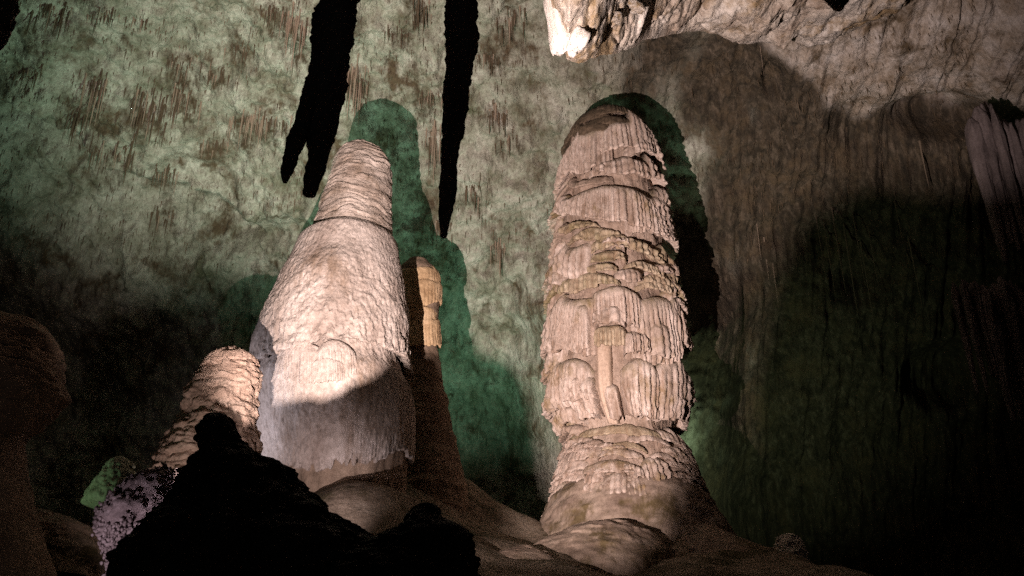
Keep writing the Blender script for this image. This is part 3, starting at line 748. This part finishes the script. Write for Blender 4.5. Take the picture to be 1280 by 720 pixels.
PY = 14.2
pop, PT, _ = mound('popcorn_boulder', [(590, 196, 232), (600, 172, 245), (615, 158, 245), (635, 138, 236), (655, 128, 226), (680, 134, 212), (705, 142, 200), (740, 140, 196), (800, 130, 200)], PY, 'popcorn',
                   'knobbly boulder crusted with purplish cave popcorn below the leaning stalagmite', 'boulder', amp=0.10, freq=3.0, detail=0.05)
pts, rads = [], []
for i in range(2000):
    t = RNG.uniform(0, 1) ** 0.9; z = PT.z[0] + (PT.z[-28] - PT.z[0]) * t; th = RNG.uniform(-1.9, 1.9)
    if fbm(np.array(th * 3.0), np.array(z * 5.0), 1.0, 2) < -0.12: continue
    off = 0.0; r = RNG.uniform(0.012, 0.034)
    for k in range(RNG.integers(2, 5)):
        p = PT.surf(th, z, off)
        pts.append(p + RNG.normal(0, 0.012, 3)); rads.append(r)
        off += r * 1.3; r *= RNG.uniform(0.7, 1.1); th += RNG.normal(0, 0.05); z += RNG.normal(0.005, 0.02)
nodules('popcorn', pts, rads, M['popcorn'], pop)

def dark_boulder(rows_, Y0, label, seed, n_nod):
    T = Turned(rows_, Y0, n=200, depth=0.7, smooth=0)
    o = root('black_boulder', (float(T.cx[-1]), Y0, float(T.z[-1])), label, 'boulder')
    turned_obj('body', T, M['dark'], o, seg=220, disp=lambda th, z, P: 0.10 * fbm(P[..., 0] * 2.2 + seed, P[..., 1] * 2.2, z * 2.2, 3) + 0.08 * np.abs(fbm(P[..., 0] * 3.6 + seed, P[..., 1] * 3.6, z * 3.6, 3)) + 0.035 * fbm(P[..., 0] * 9, P[..., 1] * 9, z * 9 + seed, 3, 0.6) + 0.02 * fbm(P[..., 0] * 26, P[..., 1] * 26, z * 26 + seed, 2) - 0.03)
    return o, T
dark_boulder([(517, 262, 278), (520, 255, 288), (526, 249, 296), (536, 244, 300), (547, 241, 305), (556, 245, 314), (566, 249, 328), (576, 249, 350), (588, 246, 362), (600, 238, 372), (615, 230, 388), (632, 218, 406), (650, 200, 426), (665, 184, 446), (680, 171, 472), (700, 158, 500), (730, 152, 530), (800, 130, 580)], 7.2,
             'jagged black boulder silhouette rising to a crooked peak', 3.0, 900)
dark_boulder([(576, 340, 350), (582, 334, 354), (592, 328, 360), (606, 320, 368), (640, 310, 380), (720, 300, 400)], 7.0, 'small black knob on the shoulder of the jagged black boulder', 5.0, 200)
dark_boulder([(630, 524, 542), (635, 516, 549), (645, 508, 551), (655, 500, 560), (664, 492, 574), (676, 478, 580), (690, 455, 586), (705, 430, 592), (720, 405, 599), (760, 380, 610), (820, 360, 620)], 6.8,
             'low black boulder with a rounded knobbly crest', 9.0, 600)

# unseen blocker added near the key lamp, shaped to shade the dome's foot
Lp = np.array(FLOODS['key'][0]); tops = []
for x, y, yy in [(300, 520, 26.4), (330, 502, 26.1), (380, 494, 25.7), (420, 490, 25.7), (445, 482, 25.7), (470, 466, 26), (492, 446, 26.7), (504, 436, 28.0), (530, 436, 31.2), (550, 434, 31.9), (600, 440, 44), (650, 460, 44)]:
    t_ = at(x, y, yy); tops.append(Lp + (t_ - Lp) * (12.2 - Lp[1]) / (t_[1] - Lp[1]))
tops = np.array(tops); tops = tops[np.argsort(tops[:, 0])]
rx_ = np.linspace(tops[0, 0] - 0.12, tops[-1, 0] + 0.25, 60); rz_ = np.interp(rx_, tops[:, 0], tops[:, 2])
rz_ -= 2.2 * sstep(tops[-1, 0], tops[-1, 0] + 0.25, rx_) + 2.2 * sstep(tops[0, 0], tops[0, 0] - 0.12, rx_)
rz_ += 0.02 * fbm(rx_ * 8, 1.0, 1.0, 3)
sec = [(-0.55, -9), (-0.35, -0.7), (-0.18, -0.2), (0, 0), (0.2, -0.15), (0.5, -0.7), (0.8, -9)]
G = np.array([[(x, 12.2 + sy, max(z + sz, 2.0)) for x, z in zip(rx_, rz_)] for sy, sz in sec])
G[..., 1] += 0.08 * fbm(G[..., 0] * 4, G[..., 2] * 4, 2.0, 3)
def light_blocker(lamp, dist, table, label, floor_z_):
    '''unseen boulder shape added beside a lamp to block its light; table = (sideways slope, upward slope) of the light that just clears its crest'''
    t = np.array(table); sx = np.linspace(t[0, 0], t[-1, 0], 80)
    X_ = lamp[0] + sx * dist; Z_ = lamp[2] + np.interp(sx, t[:, 0], t[:, 1]) * dist + 0.015 * fbm(sx * 20, 1.0, 3.0, 3)
    g = np.array([[(x, lamp[1] + dist + sy, max(z + sz, floor_z_)) for x, z in zip(X_, Z_)] for sy, sz in [(-0.3, -9), (-0.2, -0.5), (-0.1, -0.12), (0, 0), (0.15, -0.1), (0.35, -0.5), (0.6, -9)]])
    r_ = root('black_boulder', (float(X_.mean()), lamp[1] + dist, floor_z_), label, 'boulder')
    grid_obj('body', g, M['dark'], r_)
light_blocker(Lp, 0.4, [(-0.52, -0.9), (-0.50, 0.64), (-0.2, 0.64), (-0.165, 0.48), (-0.12, 0.47), (-0.11, -0.5)],  # added to keep the key lamp off the popcorn and leaning stalagmite
              'squat unseen light blocker added behind the jagged black boulder', 1.9)
light_blocker(Lp, 1.3, [(-0.12, -0.6), (-0.11, 0.38), (0.13, 0.38), (0.17, 0.235), (0.40, 0.18), (0.6, 0.16), (0.7, -0.6)],  # added to shade the floor hump and low mounds from the key lamp
              'low unseen light blocker added behind the jagged black boulder', 1.9)
light_blocker(Lp, 0.9, [(0.43, -0.6), (0.432, 0.12), (0.452, 0.20), (0.462, 0.48), (0.476, 0.62), (0.52, 0.69), (0.62, 0.76), (0.95, 0.80), (1.4, 0.84), (1.45, -0.5)],  # added to cut the key lamp's light on the lower right wall
              'upright unseen light blocker added behind the jagged black boulder', 1.9)
ridge = root('black_boulder', (-3.8, 12.2, 2.3), 'narrow unseen light blocker added behind the jagged black boulder', 'boulder')
grid_obj('body', G, M['dark'], ridge)

# ------------------------------------------------------------------ left edge forms
edge_st = root('mushroom_stalagmite', tuple(at(-10, 640, 18.5)), 'squat brown mushroom shaped stalagmite with a fringed rim in deep shade', 'stalagmite')
ET = Turned([(398, -10, 10), (402, -40, 40), (412, -60, 58), (430, -75, 70), (455, -82, 76), (490, -84, 76), (515, -80, 62), (535, -74, 38), (552, -66, 22), (566, -60, 19), (576, -58, 16)], 18.5, n=160)
turned_obj('cap', ET, M['ember'], edge_st, seg=200, disp=lambda th, z, P: 0.10 * fbm(P[..., 0] * 1.5, P[..., 1] * 1.5, z * 3, 4) + 0.05 * np.abs(noise(th * 1.5, z * 8, 3)) + 0.03 * flute_lobes(th * 1.0, 4., .07)[0] * sstep(7.7, 7.2, z),
           drip=lambda th: 0.15 * flute_lobes(th * 1.0, 4., .07)[1], fold=0.2)
ET2 = Turned([(540, -62, 26), (600, -62, 32), (660, -66, 46), (740, -76, 70)], 18.5, n=60)
turned_obj('stem', ET2, M['ember'], edge_st, seg=120, disp=lambda th, z, P: 0.05 * fbm(P[..., 0] * 2, P[..., 1] * 2, z * 2, 4))
gm, gT, _ = mound('green_stalagmite', [(571, 146, 156), (575, 138, 163), (584, 132, 168), (594, 128, 171), (606, 118, 172), (620, 109, 173), (629, 106, 173), (633, 112, 171), (637, 128, 168), (650, 138, 166), (700, 136, 168)], 17.4, 'greenrock',
                  'small green lit stalagmite with a pointed hood beside the popcorn boulder', 'stalagmite', amp=0.05, freq=2.0)
mound('floor_boulder', [(640, 20, 60), (652, -20, 96), (668, -60, 118), (690, -80, 130), (730, -90, 140)], 20.5, 'floor',
      'low dim brown boulder on the cave floor below the mushroom stalagmite', 'boulder', amp=0.15, freq=1.6)

# ------------------------------------------------------------------ dark hanging stalactites
def hang(name, lobes, Y0, label, seed, group=None):
    T0 = Turned(lobes[0], Y0, n=220)
    top = np.array([float(T0.cx[0]), Y0, float(T0.z[0])])
    o = root(name, tuple(top), label, 'stalactite', group)
    for i, rows_ in enumerate(lobes):
        T = Turned(rows_, Y0 - 0.05 * i, n=240)
        turned_obj('shaft', T, M['stal'], o, seg=90, close_bottom=True,
                   disp=lambda th, z, P: 0.04 * fbm(P[..., 0] * 4 + seed, P[..., 1] * 4, z * 3, 4) + 0.028 * fbm(P[..., 0] * 16, P[..., 1] * 16, z * 16 + seed, 3, 0.7) + 0.018 * flute_lobes(th, seed, 0.3)[0] - 0.045)
    return o
def to_ceiling(x0, y0, Y0, x_slope):
    """pixel row where a plumb shaft reaches the ceiling above depth Y0"""
    p = at(x0, y0, Y0)
    hit = ceil_bvh.ray_cast(Vector(p), Vector((0, 0, 1)))[0]
    z = hit.z if hit else p[2] + 4
    q = np.array([p[0], Y0, z + 0.3])
    a, b = project(q)
    return float(a), float(b)
HY = 6.4
ax, ay = to_ceiling(425, 0, HY, 0)
hang('twin_stalactite', [[(ay, ax - 52, ax + 62), (ay * 0.5, 408 + (ax - 425) * .5 - 12, 470 + (ax - 425) * .5), (-40, 404, 462), (0, 396, 454), (50, 389, 444), (100, 386, 435), (150, 387, 425), (172, 386, 419), (200, 382, 412), (225, 377, 405), (236, 375, 399), (243, 380, 390)],
                         [(60, 389, 412), (110, 378, 404), (140, 369, 394), (165, 360, 386), (185, 354, 379), (200, 351, 374), (215, 349, 367), (223, 350, 363), (228, 353, 359)]],
     HY, 'dark forked stalactite ending in two blunt tips left of the bell shaped stalagmite', 2.0)
ax, ay = to_ceiling(576, 0, 7.2, 0)
hang('long_stalactite', [[(ay, ax - 50, ax + 50), (ay * 0.5, 548, 612), (-40, 554, 602), (0, 555, 598), (50, 556, 596), (100, 554, 590), (150, 552, 583), (200, 550, 575), (250, 548, 570), (280, 547, 563), (290, 548, 560), (296, 552, 556)]],
     7.2, 'long tapering dark stalactite hanging alone between the two tall stalagmites', 6.0)
ax, ay = to_ceiling(5, 0, 6.0, 0)
hang('stub_stalactite', [[(ay, ax - 70, ax + 70), (-60, -34, 40), (0, -30, 22), (20, -28, 20), (35, -26, 14), (48, -24, 6), (56, -20, -4)]], 6.0, 'short dark stalactite tip poking in beside the pale left wall', 8.0)
ax, ay = to_ceiling(1047, 0, 12, 0)
hang('stub_stalactite', [[(ay, ax - 40, ax + 40), (-20, 1024, 1070), (0, 1032, 1064), (6, 1036, 1058), (11, 1044, 1052)]], 12.0, 'black stub of a stalactite below the pinkish ceiling', 11.0)

# broken pale slabs on the ceiling nose above the giant stalagmite
def slab(x, y, rx, ry, Y, label, mat='pale', seed=0, rot=0.0):
    me = blob_mesh('slab', seed + 20, 22, 14, 0.55, 1.0)
    V = np.empty(len(me.vertices) * 3, np.float32); me.vertices.foreach_get('co', V); V = V.reshape(-1, 3)
    V = np.sign(V) * np.abs(V) ** 0.7
    me.vertices.foreach_set('co', V.ravel()); me.update()
    loc, nor, idx, dist = ceil_bvh.ray_cast(Vector(CAM), ray(x, y))
    p = Vector(loc) if loc is not None else Vector(at(x, y, Y))
    p = p - ray(x, y) * 0.25
    depth = (p - Vector(CAM)).length
    o = link('ceiling_slab', me, M[mat])
    o.location = p; o.scale = (rx * depth / F_PX, 0.5 * (rx + ry) * depth / F_PX, ry * depth / F_PX)
    o.rotation_euler = (0.3, rot, 0.2)
    return prop(o, label, 'rock')
slab(699, 28, 11, 36, 25.4, 'bright white tall rock face on the tip of the ceiling nose', 'pale', 1, -0.22)
slab(722, 52, 10, 16, 25.8, 'pale leaning block under the ceiling nose beside the white rock face', 'pale', 4, 0.4)
slab(768, 21, 9, 6, 26.2, 'small jutting block with a dark undercut on the ceiling nose', 'ceil', 6, 0.1)
slab(790, 6, 14, 6, 26.2, 'flat brown block set in the ceiling above the jutting one', 'ceil', 9, 0.2)

# ------------------------------------------------------------------ stalactites on the pale wall
straw_meshes = {}
for key in ('straw', 'straw_pale', 'straw_mid'):
    straw_meshes[key] = []
    for s in range(5):
        n = 7; zs = np.array([0.06, 0, -0.12, -0.3, -0.5, -0.7, -0.86, -0.96, -1.0])
        rr_ = np.array([1.25, 1.05, 0.9, 0.72, 0.58, 0.44, 0.3, 0.18, 0.03]) * (1 + 0.16 * RNG.standard_normal(9))
        th = np.linspace(0, 2 * math.pi, n, endpoint=False)
        P = np.stack([rr_[:, None] * np.cos(th), rr_[:, None] * np.sin(th), np.repeat(zs[:, None], n, 1)], -1)
        P[..., 0] += 0.3 * np.sin(zs * 3 + s)[:, None]
        me = mesh_np('stalactite', P.reshape(-1, 3), grid_quads(9, n, True)[:, ::-1]); me.materials.append(M[key])
        straw_meshes[key].append(me)

CLUSTER_LABELS = {12: 'long pale brown stalactites hanging right above the crown of the bell shaped stalagmite', 13: 'short brown stalactites at the upper left of the long ones above the bell shaped stalagmite',
                  14: 'long pale stalactites hanging close beside the lower shaft of the long dark stalactite', 10: 'pale streaked stalactites close beside the upper shaft of the dark forked stalactite',
                  6: 'pale long stalactites near the tips of the dark forked stalactite', 7: 'short brown stalactites fringing a patch near the tips of the forked stalactite',
                  20: 'pale stalactites low on the slope between long stalactite and giant stalagmite', 16: 'brown stalactites between the upper shafts of the two dark hanging stalactites',
                  27: 'brown stalactites beside the bright ceiling nose over the giant stalagmite', 2: 'largest dark brown stalactite patch in the middle of the pale slope', 4: 'thick streaked stalactites just beside the largest dark brown patch'}
for ci, (x, y, wx, wy, ln, n) in enumerate(clusters):
    h0 = wall_hit(x, y)
    if h0 is None: continue
    lab = CLUSTER_LABELS.get(ci)
    cl = root('stalactite_cluster', tuple(h0), lab or 'cluster of thin brown stalactites hanging from the open pale slope', 'stalactites', 'stalactite clusters on the pale slope')
    for i in range(int(n * 2.2)):
        q = wall_hit(x + random.gauss(0, wx * 0.55), y + random.gauss(0, wy * 0.55))
        if q is None: continue
        pale = random.random() < (0.75 if ci in (6, 10, 12, 13, 14, 20) else 0.22)
        o = link('stalactite', random.choice(straw_meshes['straw_pale' if pale else 'straw']), None, cl)
        depth = (q - Vector(CAM)).length
        L_ = ln * depth / F_PX * random.uniform(0.3, 1.1) ** 1.4; w_ = random.uniform(0.018, 0.040) * (0.7 + 0.4 * L_)
        o.location = q - cl.location; o.scale = (w_, w_, L_); o.rotation_euler = (0, 0, random.uniform(0, 6.28))

# pale straws and ribs seen singly on the right wall
for x, y, ln, w in [(950, 58, 44, 0.05), (1136, 300, 90, 0.16), (1118, 250, 60, 0.12), (955, 300, 60, 0.07), (946, 280, 50, 0.06), (1040, 262, 110, 0.14), (1054, 280, 120, 0.16), (1066, 268, 100, 0.12), (1030, 280, 90, 0.12), (1075, 300, 110, 0.13), (966, 330, 60, 0.06), (1020, 270, 70, 0.10), (1150, 180, 60, 0.18), (1086, 290, 70, 0.1)]:
    q = wall_hit(x, y)
    if q is None: continue
    depth = (q - Vector(CAM)).length
    o = link('stalactite', random.choice(straw_meshes['straw_pale' if w < 0.08 else 'straw_mid']), None)
    o.location = q; o.scale = (w * 0.30, w * 0.30, ln * depth / F_PX)
    prop(o, 'slender stalactite rib hanging on the dark fluted wall', 'stalactite', 'slender stalactites on the dark wall')

# fine uncountable straws all over the slope
pts = []
while len(pts) < 3000:
    x, y = random.uniform(-120, 1220), random.uniform(-60, 330)
    dens = 0.5 + 0.9 * float(fbm(np.array(x * 0.02), np.array(y * 0.025), 4.0, 3))
    if random.random() > dens * (1.0 if x < 680 or x > 860 else 0.7): continue
    q = wall_hit(x, y)
    if q is not None: pts.append(q)
    else: pts.append(Vector((0, 40, 40)))
n = 5
th = np.linspace(0, 2 * math.pi, n, endpoint=False)
zs = np.array([0.05, -0.3, -0.7, -1.0]); rr_ = np.array([1.1, 0.8, 0.5, 0.06])
U = np.stack([rr_[:, None] * np.cos(th), rr_[:, None] * np.sin(th), np.repeat(zs[:, None], n, 1)], -1).reshape(-1, 3)
Q = grid_quads(4, n, True)[:, ::-1]
A = np.array([tuple(p) for p in pts]); k = len(A)
ws = RNG.uniform(0.010, 0.026, k); ls = RNG.gamma(2.0, 0.10, k) + 0.06
V = A[:, None, :] + U[None] * np.stack([ws, ws, ls], 1)[:, None, :]
Fq = (Q[None] + (np.arange(k) * len(U))[:, None, None]).reshape(-1, 4)
straws = link('soda_straws', mesh_np('soda_straws', V.reshape(-1, 3), Fq), M['straw'])
prop(straws, 'countless fine brown soda straws bristling from the cave slope', 'soda straws', kind='stuff')

# ------------------------------------------------------------------ draperies at the right edge
def curtain(ribs, label, seed):
    '''drapery of fused hanging ribs; ribs = (x, y_top, y_bottom, half width in px, depth)'''
    x0, y0, y1, w0, Y0 = ribs[len(ribs) // 2]
    o = root('flowstone_drapery', tuple(at(x0, y0, Y0)), label, 'drapery')
    for i, (x, ya, yb, w, Y0) in enumerate(ribs):
        k = (x - 690) / (0.5 * (ya + yb) + 1830)                       # plumb lines lean outwards in the upward view
        rows_ = []
        for t in np.linspace(0, 1, 14):
            y = ya + (yb - ya) * t; xx = x + k * (y - ya)
            wid = w * (0.25 + 0.95 * min(1, t / 0.12) ** 0.5) * (1 - 0.72 * t ** 1.6)
            rows_.append((y, xx - wid, xx + wid))
        T = Turned(rows_, Y0, n=70, depth=1.3)
        turned_obj('rib', T, M['rib'], o, seg=34, close_bottom=True,
                   disp=lambda th, z, P: 0.05 * fbm(th * 3 + i, z * 0.9, seed + i, 3) + 0.05 * (flute_lobes(th, seed + i, 0.4)[0] - 0.5))
    return o
rnd_ = random.Random(5)
curtain([(1212 + q * 6.0 + rnd_.uniform(-3, 3), 140 - 10 * math.sin(q * 0.6) + abs(q - 4) * 1.5 + rnd_.uniform(-5, 5), 290 + q * 9 + rnd_.uniform(-40, 60), rnd_.uniform(3.5, 9), 33.9 + rnd_.uniform(-.6, .5)) for q in range(22)],
        'tall pale purplish drapery of long fused ribs beneath the dark ceiling pocket', 2.0)
curtain([(1194 + q * 6.0 + rnd_.uniform(-3, 3), 352 - 6 * math.sin(q * 0.8) + rnd_.uniform(-4, 6), 450 + q * 7 + rnd_.uniform(-50, 60), rnd_.uniform(3.5, 8.5), 33.4 + rnd_.uniform(-.6, .5)) for q in range(17)],
        'shorter drapery of fused ribs hanging under the tall purplish one', 4.0)

# ------------------------------------------------------------------ floodlights hidden among the rocks
def flood(pos, aim, watts, col, cone, blend, rad):
    p = Vector(pos); a = Vector(aim)
    r = root('floodlight', (p.x, p.y, p.z - 0.35), 'small black floodlight hidden among the rocks and aimed upward', 'floodlight', 'hidden floodlights of the show cave')
    quat = (a - p).to_track_quat('-Z', 'Y')
    seg = 20
    th = np.linspace(0, 2 * math.pi, seg, endpoint=False)
    prof_ = [(0.0, 0.26), (0.07, 0.25), (0.11, 0.20), (0.16, 0.06), (0.17, 0.0), (0.155, 0.0), (0.145, 0.05), (0.0, 0.08)]
    P = np.array([[(rr * math.cos(t), rr * math.sin(t), z) for t in th] for rr, z in prof_])
    h = link('housing', mesh_np('housing', P.reshape(-1, 3), grid_quads(len(prof_), seg, True)), M['housing'], r)
    h.location = (0, 0, 0.35); h.rotation_mode = 'QUATERNION'; h.rotation_quaternion = quat
    P = np.array([[(x, y, z) for x, y in ((-.02, -.012), (.02, -.012), (.02, .012), (-.02, .012))] for z in np.linspace(-2.4, 0.3, 6)])
    link('post', mesh_np('post', P.reshape(-1, 3), grid_quads(6, 4, True)), M['housing'], r)
    ld = bpy.data.lights.new('flood_lamp', 'SPOT')
    ld.energy = watts; ld.color = col; ld.spot_size = math.radians(cone); ld.spot_blend = blend; ld.shadow_soft_size = rad
    l = bpy.data.objects.new('lamp', ld); COL.objects.link(l)
    l.parent = r; l.location = Vector((0, 0, 0.35)) + (a - p).normalized() * 0.03
    l.rotation_mode = 'QUATERNION'; l.rotation_quaternion = quat
for k_ in FLOODS: flood(*FLOODS[k_])
